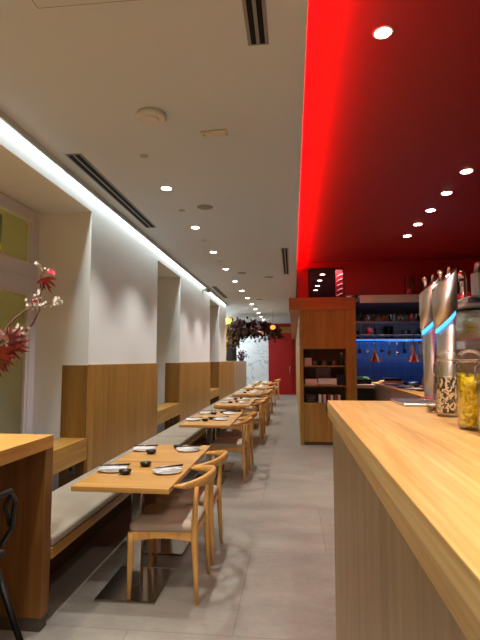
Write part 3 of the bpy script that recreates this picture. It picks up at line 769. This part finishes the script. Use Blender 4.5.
# blue-lit shelf on the back wall
t = thing('blue_lit_shelf', 'wall shelf with blue light strip on the kitchen back wall', 'shelf', (1.25, 11.2, 2.0))
MB().box(0, 2.8, 0, .40, 0, .03, .003).build('shelf_board', M['steelx'], t)
MB().box(.02, 2.78, .02, .04, -.012, 0).build('light_strip', M['blueled'], t)
for k in range(3): MB().box(.1+1.2*k, .12+1.2*k, .05, .4, -.2, 0).build('bracket', M['steelx'], t)
for k in range(6):
    h = .18+.05*(k % 3)
    o = MB().lathe([(.09, 0), (.10, .01), (.10, h), (.104, h+.005), (.1, h+.006), (.02, h+.012)], n=20).build('stock_pot', M['steelpan'] if k % 2 else M['blackm'], loc=(1.45+k*.38, 11.4, 2.03))
    tag(o, '%s pot on the blue-lit shelf, %s from the left' % (['black', 'steel'][k % 2], ['first', 'second', 'third', 'fourth', 'fifth', 'sixth'][k]), 'pot', 'pots on the blue-lit shelf')
o = MB().lathe([(.05, 0), (.07, .02), (.055, .14), (.03, .16)], n=16).build('red_jug', M['redp'], loc=(1.62, 10.5, 2.075)); tag(o, 'red plastic jug on the left of the kitchen rail shelf', 'jug')
o = MB().box(1.25, 4.0, 10.4, 10.7, 2.05, 2.075, .003).build('rail_shelf', M['steelx']); tag(o, 'narrow dark steel shelf behind the bottle shelf', 'shelf')
# hanging rail with utensils and cloths
t = thing('utensil_rail', 'steel hanging rail below the kitchen shelves', 'rail', (1.25, 10.1, 1.92))
MB().tube([(0, 0, 0), (2.75, 0, 0)], .008).build('bar', M['steel'], t)
for k in range(3): MB().tube([(.15+1.2*k, 0, 0), (.15+1.2*k, 0, .62)], .005).build('rod', M['steel'], t)
lab = ['first', 'second', 'third', 'fourth', 'fifth', 'sixth', 'seventh']
for k in range(7):
    x = 1.36+k*.15; L_ = .14+.03*(k % 3)
    s = MB().tube([(0, 0, 0), (0, 0, -L_)], .006, 6).tube([(0, .008, .0), (0, .0, .012), (0, -.008, 0)], .003, 6)
    if k % 2: s.sphere((0, 0, -L_-.03), .045, 12, sc=(1, .5, .7))
    else: s.box(-.035, .035, -.004, .004, -L_-.09, -L_, .003)
    o = s.build('ladle' if k % 2 else 'spatula', M['steelpan'] if k % 3 else M['black'], loc=(x, 10.1, 1.905))
    tag(o, 'hanging %s on the kitchen rail, %s utensil from the left' % ('ladle' if k % 2 else 'spatula', lab[k]), 'ladle' if k % 2 else 'spatula', 'utensils on the kitchen rail')
for k in range(3):
    s = MB(); V = []
    for i in range(9):
        V.append([s.bm.verts.new((-.06+.015*i, .012*math.sin(i*2.1+k), -.32*j/5)) for j in range(6)])
    for i in range(8):
        for j in range(5): s.bm.faces.new((V[i][j], V[i+1][j], V[i+1][j+1], V[i][j+1])).smooth = True
    bmesh.ops.solidify(s.bm, geom=s.bm.faces[:], thickness=.006)
    o = s.build('hanging_cloth', M['bluecloth'], loc=(2.42+k*.17, 10.1, 1.91))
    tag(o, 'pale kitchen cloth hanging on the rail, %s of three' % ['leftmost', 'middle', 'rightmost'][k], 'cloth', 'cloths on the kitchen rail')
for k, x in enumerate((1.59, 2.325)):
    t = thing('heat_lamp', 'copper heat lamp over the pass, the %s one' % ['left', 'right'][k], 'lamp', (x, 9.6, 1.50), group='copper heat lamps')
    s = MB().lathe([(.13, 0), (.125, .012), (.06, .13), (.03, .17), (.03, .21)], n=30, closed=False)
    s.bm.faces.ensure_lookup_table()
    for fc in s.bm.faces:
        c_ = fc.calc_center_median(); fc.material_index = int((math.atan2(c_.y, c_.x)+PI)/(2*PI)*30/2) % 3  # white and red facets paint highlights and reflections onto the copper
    s.build('lamp_shade', [M['copper'], M['cloth'], M['redp']], t)
    MB().tube([(0, 0, .2), (0, 0, .75)], .006, 6).build('cord', M['black'], t)
    MB().sphere((0, 0, .06), .035, 12).build('bulb', M['lamp'], t)
# pass counter
t = thing('pass_counter', 'wood-topped serving pass with steel-grey side in the kitchen', 'counter', (1.555, 5.9, 0))
MB().box(0, .6, 0, 4.1, 1.065, 1.10, .003).build('worktop', M['ledge'], t)
MB().box(.02, .58, .02, 4.08, 0, 1.065).build('body', M['gray'], t)
def onpass(name, mat, x0, x1, y0, y1, z0, z1, label, cat, group=None): return bx(name, mat, x0, x1, y0, y1, z0, z1, label, cat, group, .003)
onpass('cutting_board', M['board'], 1.62, 2.05, 9.2, 9.6, 1.10, 1.125, 'thick pale cutting board, lowest of the stack on the pass', 'board', 'cutting boards on the pass')
onpass('cutting_board', M['board'], 1.65, 2.03, 9.23, 9.58, 1.125, 1.15, 'pale cutting board lying on top of the thick one', 'board', 'cutting boards on the pass')
onpass('black_tray', M['black'], 1.70, 2.0, 9.26, 9.54, 1.15, 1.20, 'black tray on top of the cutting boards', 'tray')
onpass('cardboard_box', M['cardboard'], 1.98, 2.13, 7.5, 7.7, 1.10, 1.27, 'brown cardboard box on the pass beside the beer tower', 'box')
for k in range(6):
    y = 8.9-.36*k
    o = MB().lathe([(.06, 0), (.11, .012), (.125, .02), (.11, .016), (.02, .01)], n=24).build('serving_plate', M['china'] if k % 2 == 0 else M['black'], loc=(1.72+.06*(k % 3), y, 1.10))
    tag(o, '%s round plate on the pass, %s from its far end' % (['white', 'black'][k % 2], lab[k]), 'plate', 'plates on the pass')
    o = MB().lathe([(.03, 0), (.05, .02), (.06, .05), (.056, .05), (.045, .024), (.01, .012)], n=18).build('prep_bowl', M['black'] if k % 2 == 0 else M['steelpan'], loc=(1.98, y-.1, 1.10))
    tag(o, '%s prep bowl at the cook side of the pass, %s from its far end' % (['black', 'steel'][k % 2], lab[k]), 'bowl', 'prep bowls on the pass')
# left bit: low fridge + herb trays
t = thing('prep_station', 'dark kitchen prep station with pale edge just right of the cabinet', 'counter', (1.21, 9.5, 0))
MB().box(0, .32, 0, .6, 0, 1.0).build('body', M['black'], t)
MB().box(0, .33, -.01, .6, 1.0, 1.07, .003).build('worktop', M['white'], t)
t = thing('herb_crate', 'black crate of green herbs on the prep station', 'crate', (1.22, 9.55, 1.07))
MB().box(0, .28, 0, .3, 0, .10, .005).build('crate', M['black'], t)
s = MB()
for k in range(40):
    s.sphere((rnd.uniform(.03, .25), rnd.uniform(.03, .27), .11+rnd.uniform(0, .03)), rnd.uniform(.012, .022), 6, sc=(1, 1, .6))
s.build('herbs', M['green'], t)
t = thing('range_cooker', 'dark range with pans against the blue-lit kitchen wall', 'cooker', (2.3, 11.2, 0))
MB().box(-.3, 1.5, -.3, .35, 0, .92).build('body', M['steelx'], t)
MB().box(-.3, 1.5, -.3, .35, .92, .95).build('hob', M['black'], t)
for k in range(3):
    o = MB().lathe([(.12, 0), (.13, .01), (.14, .12), (.136, .12), (.12, .015), (.02, .012)], n=24).tube([(.13, 0, .09), (.27, 0, .12)], .01).build('saucepan', M['steelpan'], loc=(2.2+k*.45, 11.1, .95))
    tag(o, 'steel saucepan on the kitchen range, %s of three' % ['leftmost', 'middle', 'rightmost'][k], 'pan', 'saucepans on the range')
# glass vessels on hood lip
for k in range(3):
    t = thing('glass_vessel', 'glass vessel holding red drink on top of the hood, %s of three' % ['leftmost', 'middle', 'rightmost'][k], 'glass', (2.10+k*.30, 8.86, 2.70), group='glass vessels on the hood')
    MB().lathe([(.08, 0), (.085, .01), (.095, .34), (.09, .34), (.08, .015), (.01, .01)], n=24).build('vessel', M['glass'], t)
    MB().lathe([(.076, .016), (.05, .07), (.02, .13)], n=20).build('red_content', M['redglow'], t)

# ------------------------------------------------------------------ ceiling fittings
dlab = ['nearest', 'second', 'third', 'fourth', 'fifth', 'sixth', 'seventh', 'eighth', 'ninth', 'tenth', 'eleventh', 'twelfth', 'thirteenth']
def downlight(x, y, z, label, group, r=.045):
    t = thing('downlight', label, 'ceiling light', (x, y, z), group=group)
    MB().lathe([(r+.012, -.004), (r+.014, 0)], n=24).build('trim_ring', M['white'], t)
    MB().lathe([(r, -.006), (r, -.0042)], n=24).build('lens', M['lamp'], t)
    return t
WY = [1.62, 3.0-.01] ; WY = [4.37+1.372*k for k in range(12)]
for k, y in enumerate(WY):
    downlight(-1.19, y, HC, 'round recessed downlight in the white ceiling, %s of its row' % dlab[k], 'downlights in the white ceiling')
RY = [4.718+.61*k for k in range(5)]
for k, y in enumerate(RY):
    downlight(1.684, y, HR, 'round downlight in the red ceiling, %s of the row of five' % dlab[k], 'downlights in the red ceiling', .05)
downlight(.515, 2.605, HR, 'single large bright downlight near the top of the red ceiling', 'downlights in the red ceiling', .043)
for k in range(4):
    downlight(.64-.012*k, 10.25+.78*k, HR, 'downlight seen through the bulkhead glass, %s of four' % dlab[k], 'downlights behind the bulkhead glass', .05)

def slot_diffuser(x0, x1, y0, y1, label):
    t = thing('slot_diffuser', label, 'air vent', ((x0+x1)/2, (y0+y1)/2, HC), group='black slot diffusers in the ceiling')
    w, L_ = (x1-x0)/2, (y1-y0)/2
    MB().box(-w, w, -L_, L_, -.006, 0, .001).build('frame', M['alu'], t)
    sw = (2*w-.054)/2
    for q in (0, 1):
        a = -w+.018+q*(sw+.018)
        MB().box(a, a+sw, -L_+.012, L_-.012, -.0075, -.006).build('slot', M['slot'], t)
slot_diffuser(-1.80, -1.665, 3.54, 5.68, 'long black slot air diffuser beside the cove light, nearest on the left')
slot_diffuser(-1.80, -1.69, 10.5, 12.5, 'black slot air diffuser beside the cove light, farther on the left')
slot_diffuser(-.218, -.11, .4, 2.37, 'black slot air diffuser at the top edge, beside the red ceiling')
slot_diffuser(-.165, -.055, 6.97, 9.12, 'black slot air diffuser above the cabinet end, beside the red ceiling')
def disc(x, y, r, h, mat, label, name='ceiling_speaker', cat='speaker', ring=True):
    t = thing(name, label, cat, (x, y, HC))
    MB().lathe([(r*.9, -h), (r, -h*.6), (r, 0)], n=32).build('housing', M[mat], t)
    if ring: MB().lathe([(r*.45, -h-.003), (r*.5, -h)], n=28).build('centre_disc', M[mat], t)
disc(-.93, 3.015, .10, .03, 'white', 'round white raised ceiling detector, the largest and nearest', 'wireless_detector', 'detector')
disc(-.926, 4.973, .085, .008, 'gray', 'flat round grey ceiling speaker, second beyond the white detector')
disc(-.944, 8.925, .085, .008, 'gray', 'flat round grey ceiling speaker, farther down the aisle')
disc(-.46, 9.42, .10, .008, 'gray', 'flat round grey ceiling speaker nearest the red ceiling')
disc(-.9, 12.9, .085, .008, 'gray', 'flat round grey ceiling speaker, farthest down the aisle')
for k, (x, y) in enumerate([(-1.18, 3.642), (-1.2, 5.06), (-1.2, 6.4), (-1.2, 7.8)]):
    disc(x, y, .035, .006, 'sensor', 'tiny round sensor plate in the white ceiling, %s from the camera' % dlab[k], 'ceiling_sensor', 'sensor', False)
t = thing('emergency_light', 'rectangular frosted emergency light plate in the white ceiling', 'emergency light', (-.554, 3.315, HC), -.05)
MB().box(-.095, .095, -.045, .045, -.012, 0, .004).build('frame', M['exitp'], t)
MB().box(-.08, .08, -.032, .032, -.016, -.012, .002).build('diffuser', M['white'], t)
MB().sphere((-.07, -.01, -.016), .008, 8).build('indicator', M['exitg'], t)
t = thing('access_panel', 'flush square access panel outlined in the ceiling above the camera', 'hatch', (-.90, 1.64, HC))
s = MB()
for (a, c, d_, e) in ((-.27, .27, .358, .362), (-.27, .27, -.362, -.358), (-.272, -.268, -.36, .36), (.268, .272, -.36, .36)): s.box(a, c, d_, e, -.0012, 0)
s.build('gap_line', M['gray'], t)
MB().box(-.268, .268, -.358, .358, -.0008, 0).build('panel_face', M['ceil'], t)
t = thing('security_camera', 'small grey camera on a bracket below the cove light', 'camera', (XW, 10.3, 3.08))
MB().box(0, .02, -.04, .04, -.05, .05, .004).build('bracket', M['gray'], t)
MB().tube([(.02, 0, 0), (.07, -.02, -.01)], .012).tube([(.05, .0, .0), (.16, -.12, -.05)], [.035, .035], 14).build('camera_body', M['gray'], t)

# ------------------------------------------------------------------ plants
def leaf_star(s, c, size, R, mat=0, lobes=5):
    """maple leaf: pointed lobes fanning out, slightly folded, with thickness"""
    for k in range(lobes):
        a = (k-(lobes-1)/2)*(.62 if lobes > 3 else .5)
        L_ = size*(1-.12*abs(k-(lobes-1)/2)); w = size*.13
        pts = [(0, 0, 0), (w*.8, L_*.35, .02*size), (w*.55, L_*.7, -.02*size), (0, L_, -.08*size), (-w*.55, L_*.7, -.02*size), (-w*.8, L_*.35, .02*size)]
        Rz = Matrix.Rotation(a, 3, 'Z')
        top = [s.bm.verts.new(c + R @ (Rz @ Vector(p))) for p in pts]
        bot = [s.bm.verts.new(c + R @ (Rz @ (Vector(p)-Vector((0, 0, .012*size))))) for p in pts]
        f = s.bm.faces.new(top); f.material_index = mat
        f = s.bm.faces.new(bot[::-1]); f.material_index = mat
        for i in range(6):
            f = s.bm.faces.new((top[i], bot[i], bot[(i+1) % 6], top[(i+1) % 6])); f.material_index = mat
t = thing('maple_branch', 'artificial maple branch with red leaves and pale buds reaching in from the left edge', 'branch', (-1.62, 2.2, 1.093))
VZ = 1.093
def P(x, z, y=2.2): return (x+1.62, y-2.2, z-VZ)
s = MB()
s.tube([P(-1.60, 1.22), P(-1.58, 1.4), P(-1.52, 1.52), P(-1.44, 1.60), P(-1.385, 1.655, 2.19), P(-1.37, 1.70, 2.18), P(-1.33, 1.745, 2.18), P(-1.285, 1.782, 2.19), P(-1.245, 1.80, 2.2)], [.009, .008, .007, .006, .005, .005, .0045, .004, .003], 8)
s.tube([P(-1.46, 1.58), P(-1.38, 1.63, 2.22), P(-1.32, 1.665, 2.23), P(-1.27, 1.72, 2.23), P(-1.235, 1.78, 2.22), P(-1.225, 1.85, 2.21), P(-1.215, 1.91, 2.2), P(-1.225, 1.945, 2.2), P(-1.205, 1.975, 2.2), P(-1.24, 2.01, 2.2)], [.007, .0055, .005, .0045, .004, .0038, .003, .003, .0025, .002], 8)
s.tube([P(-1.235, 1.80, 2.22), P(-1.19, 1.812, 2.21), P(-1.135, 1.825, 2.2), P(-1.10, 1.82, 2.2)], [.003, .0025, .002, .0015], 6)
s.tube([P(-1.40, 1.64), P(-1.37, 1.60, 2.18), P(-1.35, 1.56, 2.17)], [.004, .003, .002], 6)
s.build('stem', M['twig'], t)
def leafpart(x, z, size, ang, mat, y=2.19, lob=5, tilt=.35):
    s = MB(); R = Matrix.Rotation(PI/2-tilt, 3, 'X'); R = Matrix.Rotation(.25*math.sin(x*40), 3, 'Z') @ R
    Rr = Matrix.Rotation(ang, 3, 'Y') @ R
    leaf_star(s, Vector(P(x, z, y)), size, Rr, 0, lob)
    s.build('leaf', M[mat], t)
# (ang: 0 points up, PI points down)
for a in [(-1.195, 1.94, .085, PI*.95, 'maple', 2.19), (-1.215, 1.925, .06, PI*.75, 'mapled', 2.2), (-1.175, 1.965, .035, -.4, 'maplep', 2.2), (-1.16, 1.955, .03, .5, 'maplep', 2.19),
          (-1.385, 1.60, .11, PI*.95, 'maple', 2.15), (-1.36, 1.60, .10, PI*.6, 'maple', 2.17), (-1.35, 1.64, .09, PI*.45, 'mapled', 2.16), (-1.41, 1.60, .10, PI*1.25, 'maple', 2.17),
          (-1.38, 1.64, .08, .1, 'mapled', 2.18), (-1.33, 1.61, .075, PI*.35, 'maple', 2.19), (-1.40, 1.54, .10, PI*.98, 'mapled', 2.14), (-1.44, 1.57, .11, PI*.9, 'maple', 2.2), (-1.37, 1.56, .09, PI*.75, 'maple', 2.13),
          (-1.34, 1.66, .06, .4, 'maple', 2.2), (-1.245, 1.83, .03, PI*.9, 'maplep', 2.19)]: leafpart(*a)
def budpart(x, z, n, sp):
    s = MB()
    for k in range(n):
        leaf_star(s, Vector(P(x+random.uniform(-sp, sp), z+random.uniform(-sp, sp)*.7, 2.2+random.uniform(-.02, .02))), random.uniform(.014, .026),
                  Matrix.Rotation(random.uniform(0, 6.28), 3, 'Y') @ Matrix.Rotation(PI/2-.3, 3, 'X'), 0, 3)
    s.build('blossom_cluster', M['blossom'], t)
for x, z, n, sp in [(-1.245, 2.015, 4, .012), (-1.21, 1.985, 4, .012), (-1.26, 1.82, 12, .035), (-1.30, 1.69, 12, .035), (-1.165, 1.815, 10, .035), (-1.12, 1.825, 5, .02), (-1.335, 1.69, 6, .03), (-1.24, 1.855, 5, .02)]: budpart(x, z, n, sp)
t = thing('vase', 'dark ceramic vase on the high table holding the maple branch', 'vase', (-1.62, 2.2, 1.093))
MB().lathe([(.045, 0), (.06, .02), (.065, .08), (.035, .15), (.03, .17), (.025, .17), (.03, .145), (.055, .08), (.05, .03), (.01, .02)], n=28).build('vase_body', M['pot'], t)

# big dried plant on the partition at the far end
t = thing('dried_arrangement', 'large dark dried plant arching over the far benches from its trunk', 'plant', (-2.23, 17.4, 1.502))
t.scale = (1.16, 1.0, 1.2)
MB().lathe([(.15, 0), (.17, .03), (.15, .35), (.13, .5), (.15, .58), (.11, .58), (.1, .4), (.1, .05)], n=24).build('pot', M['pot'], t)
s = MB()
arms = []
for k in range(11):
    x1 = .2+.135*k; z1 = 1.15-.012*k+.08*math.sin(k*2.2); dy = rnd.uniform(-.3, .3)
    pts = [(0, 0, .4), (.05, dy*.2, .7), (x1*.35, dy*.5, .95+.1*math.sin(k)), (x1*.7, dy*.8, 1.0+.06*math.cos(k*1.7)), (x1, dy, z1-.2)]
    s.tube(pts, [.03, .025, .02, .014, .006], 6); arms.append(pts)
s.build('branches', M['bark'], t)
def foliage(name, mats, pts_fn, n, size):
    s = MB()
    for k in range(n):
        c, sz = pts_fn(k)
        R = Matrix.Rotation(rnd.uniform(0, 6.28), 3, 'Z') @ Matrix.Rotation(rnd.uniform(0, PI), 3, 'X')
        w, L_ = size*sz*.35, size*sz
        v = [s.bm.verts.new(Vector(c)+R @ Vector(p)) for p in ((0, -L_/2, 0), (w, -L_*.1, .1*w), (w*.6, L_*.3, 0), (0, L_/2, -.2*w), (-w*.6, L_*.3, 0), (-w, -L_*.1, .1*w))]
        f = s.bm.faces.new(v); f.material_index = rnd.randrange(len(mats))
    bmesh.ops.solidify(s.bm, geom=s.bm.faces[:], thickness=.003)
    return s.build(name, mats, t)
def arch(k):
    p = rnd.choice(arms); i = rnd.choice((1, 2, 2, 3, 3, 3)); u = rnd.random()
    c = Vector(p[i]).lerp(Vector(p[min(i+1, 4)]), u)
    return (c.x+rnd.gauss(0, .07), c.y+rnd.gauss(0, .14), c.z+rnd.gauss(0, .10)), rnd.uniform(.6, 1.3)
foliage('foliage', [M['dryleaf'], M['dryleaf2'], M['bark']], arch, 3600, .11)
foliage('olive_foliage', [M['olive'], M['dryleaf']], lambda k: ((rnd.gauss(.02, .10), rnd.gauss(0, .1), rnd.uniform(.35, 1.12)), rnd.uniform(.6, 1.2)), 900, .11)
t = thing('flower_pot', 'small magenta flowering plant on the end of the far partition', 'plant', (-1.56-.42, 17.3, 1.5))
t.location = (-2.08, 19.4, 1.5)
MB().lathe([(.07, 0), (.09, .02), (.11, .12), (.1, .12), (.02, .1)], n=20).build('pot', M['pot'], t)
foliage('foliage', [M['magenta'], M['dryleaf2']], lambda k: ((rnd.gauss(0, .1), rnd.gauss(0, .08), .12+abs(rnd.gauss(.1, .1))), 1), 160, .08)
o = MB().box(-2.56, -2.32, 18.3, 18.5, 1.5, HC-.002).build('yellow_column', M['yellowcol']); tag(o, 'square yellow column rising beyond the dried plant', 'column')
t = thing('pendant_lamp', 'small round orange pendant lamp above the dried plant', 'lamp', (-.64, 15.6, 2.60))
MB().sphere((0, 0, 0), .085, 18, sc=(1, 1, .85)).build('shade', M['orange'], t)
MB().tube([(0, 0, .07), (0, 0, HC-2.60)], .004, 6).build('cord', M['black'], t)

# ------------------------------------------------------------------ lights
def spot(x, y, z, watts, col, ang=95, blend=.7, r=.04):
    l = bpy.data.lights.new('spot', 'SPOT'); l.energy = watts; l.color = col; l.spot_size = math.radians(ang); l.spot_blend = blend; l.shadow_soft_size = r
    o = bpy.data.objects.new('spot', l); C.objects.link(o); o.location = (x, y, z); return o
def area(name, loc, rot, sx, sy, watts, col, spread=180):
    l = bpy.data.lights.new(name, 'AREA'); l.shape = 'RECTANGLE'; l.size = sx; l.size_y = sy; l.energy = watts; l.color = col; l.spread = math.radians(spread)
    o = bpy.data.objects.new(name, l); C.objects.link(o); o.location = loc; o.rotation_euler = rot; return o
WARM = (1, .90, .76)
K = 2.25
for y in [.2, 1.6, 3.0]+WY: spot(-1.19, y, HC-.012, 48*K, (1, .97, .91), 100)
spot(-1.8, 1.9, HC-.012, 50*K, WARM, 60)
for y in RY: spot(1.684, y, HR-.012, 46*K, WARM, 80)
for y in (-.4, .6, 1.6, 2.605): spot(.515, y, HR-.012, 27*K, WARM, 78)
for x in (.45, 1.0):  # unseen spots added behind the camera to brighten the jars' near sides
    o = spot(x, -.7, HR-.012, 70*K, WARM, 60); o.rotation_euler = (math.radians(48), 0, 0)
# cove along the left wall: strip above the ceiling edge shining onto the wall
area('cove', (XW+.045, 6.4, HC+.22), (0, math.radians(8), 0), .07, 15.2, 60*K, (.9, 1, .97))
area('cove_rear', (-2.6, 17.9, HC-.03), (0, 0, 0), .3, 7, 60*K, (.75, .9, 1))
# red strip on top of the white ceiling's free edge
area('red_strip', (XE-.04, 3.9, HC+.06), (PI, 0, 0), .03, 10.1, 85*K, (1, .0, .004))
# kitchen blues and whites
area('kitchen_blue', (2.6, 11.24, 1.985), (0.25, 0, 0), 2.6, .03, 5*K, (.03, .25, 1))
area('kitchen_white', (2.5, 9.9, 2.59), (0, 0, 0), 2.0, .1, 3*K, (1, .85, .7))
for x in (1.59, 2.325): spot(x, 9.6, 1.53, 14*K, WARM, 120)
area('kitchen_blue_top', (2.6, 10.3, 2.53), (0, 0, 0), 2.2, .2, 2*K, (.05, .25, 1))
# outside the windows
area('outside', (-3.0, 5.0, 2.75), (0, math.radians(80), 0), .1, 12, 16*K, (1, .9, .3))
area('behind_bulkhead_fill', (.6, 11.2, 3.3), (0, 0, 0), .6, 2, 10*K, (1, .6, .8))  # pink fill added to tint the room behind the bulkhead glass
area('striped_panel_fill', (.75, 9.22, 3.32), (math.radians(30), 0, 0), .5, .05, 3*K, (1, .9, .85))  # fill light added so the striped panel shows through the glass

w = bpy.data.worlds.new('World'); bpy.context.scene.world = w; w.use_nodes = True
w.node_tree.nodes['Background'].inputs[0].default_value = (.02, .02, .025, 1); w.node_tree.nodes['Background'].inputs[1].default_value = 1

# ------------------------------------------------------------------ camera
cd = bpy.data.cameras.new('camera'); cam = bpy.data.objects.new('camera', cd); C.objects.link(cam)
cd.sensor_fit = 'VERTICAL'; cd.sensor_height = 24; cd.lens = 24*480/640; cd.clip_start = .02; cd.clip_end = 200
cam.location = (0, 0, 1.54)
r = Vector((.99400055, .10937511, 0)); u = Vector((.00908311, -.08254725, .99654576)); f = Vector((-.1089973, .99056703, .08304548))
m = Matrix((r, u, -f)).transposed().to_4x4()
# exact orthonormal basis
f.normalize(); r = f.cross(Vector((0, 0, 1))).normalized(); u = r.cross(f)
m = Matrix((r, u, -f)).transposed()
cam.rotation_euler = m.to_euler()
sc = bpy.context.scene; sc.camera = cam
sc.view_settings.view_transform = 'Standard'; sc.view_settings.look = 'None'; sc.view_settings.gamma = 1; sc.view_settings.use_curve_mapping = False
sc.view_settings.exposure = .3
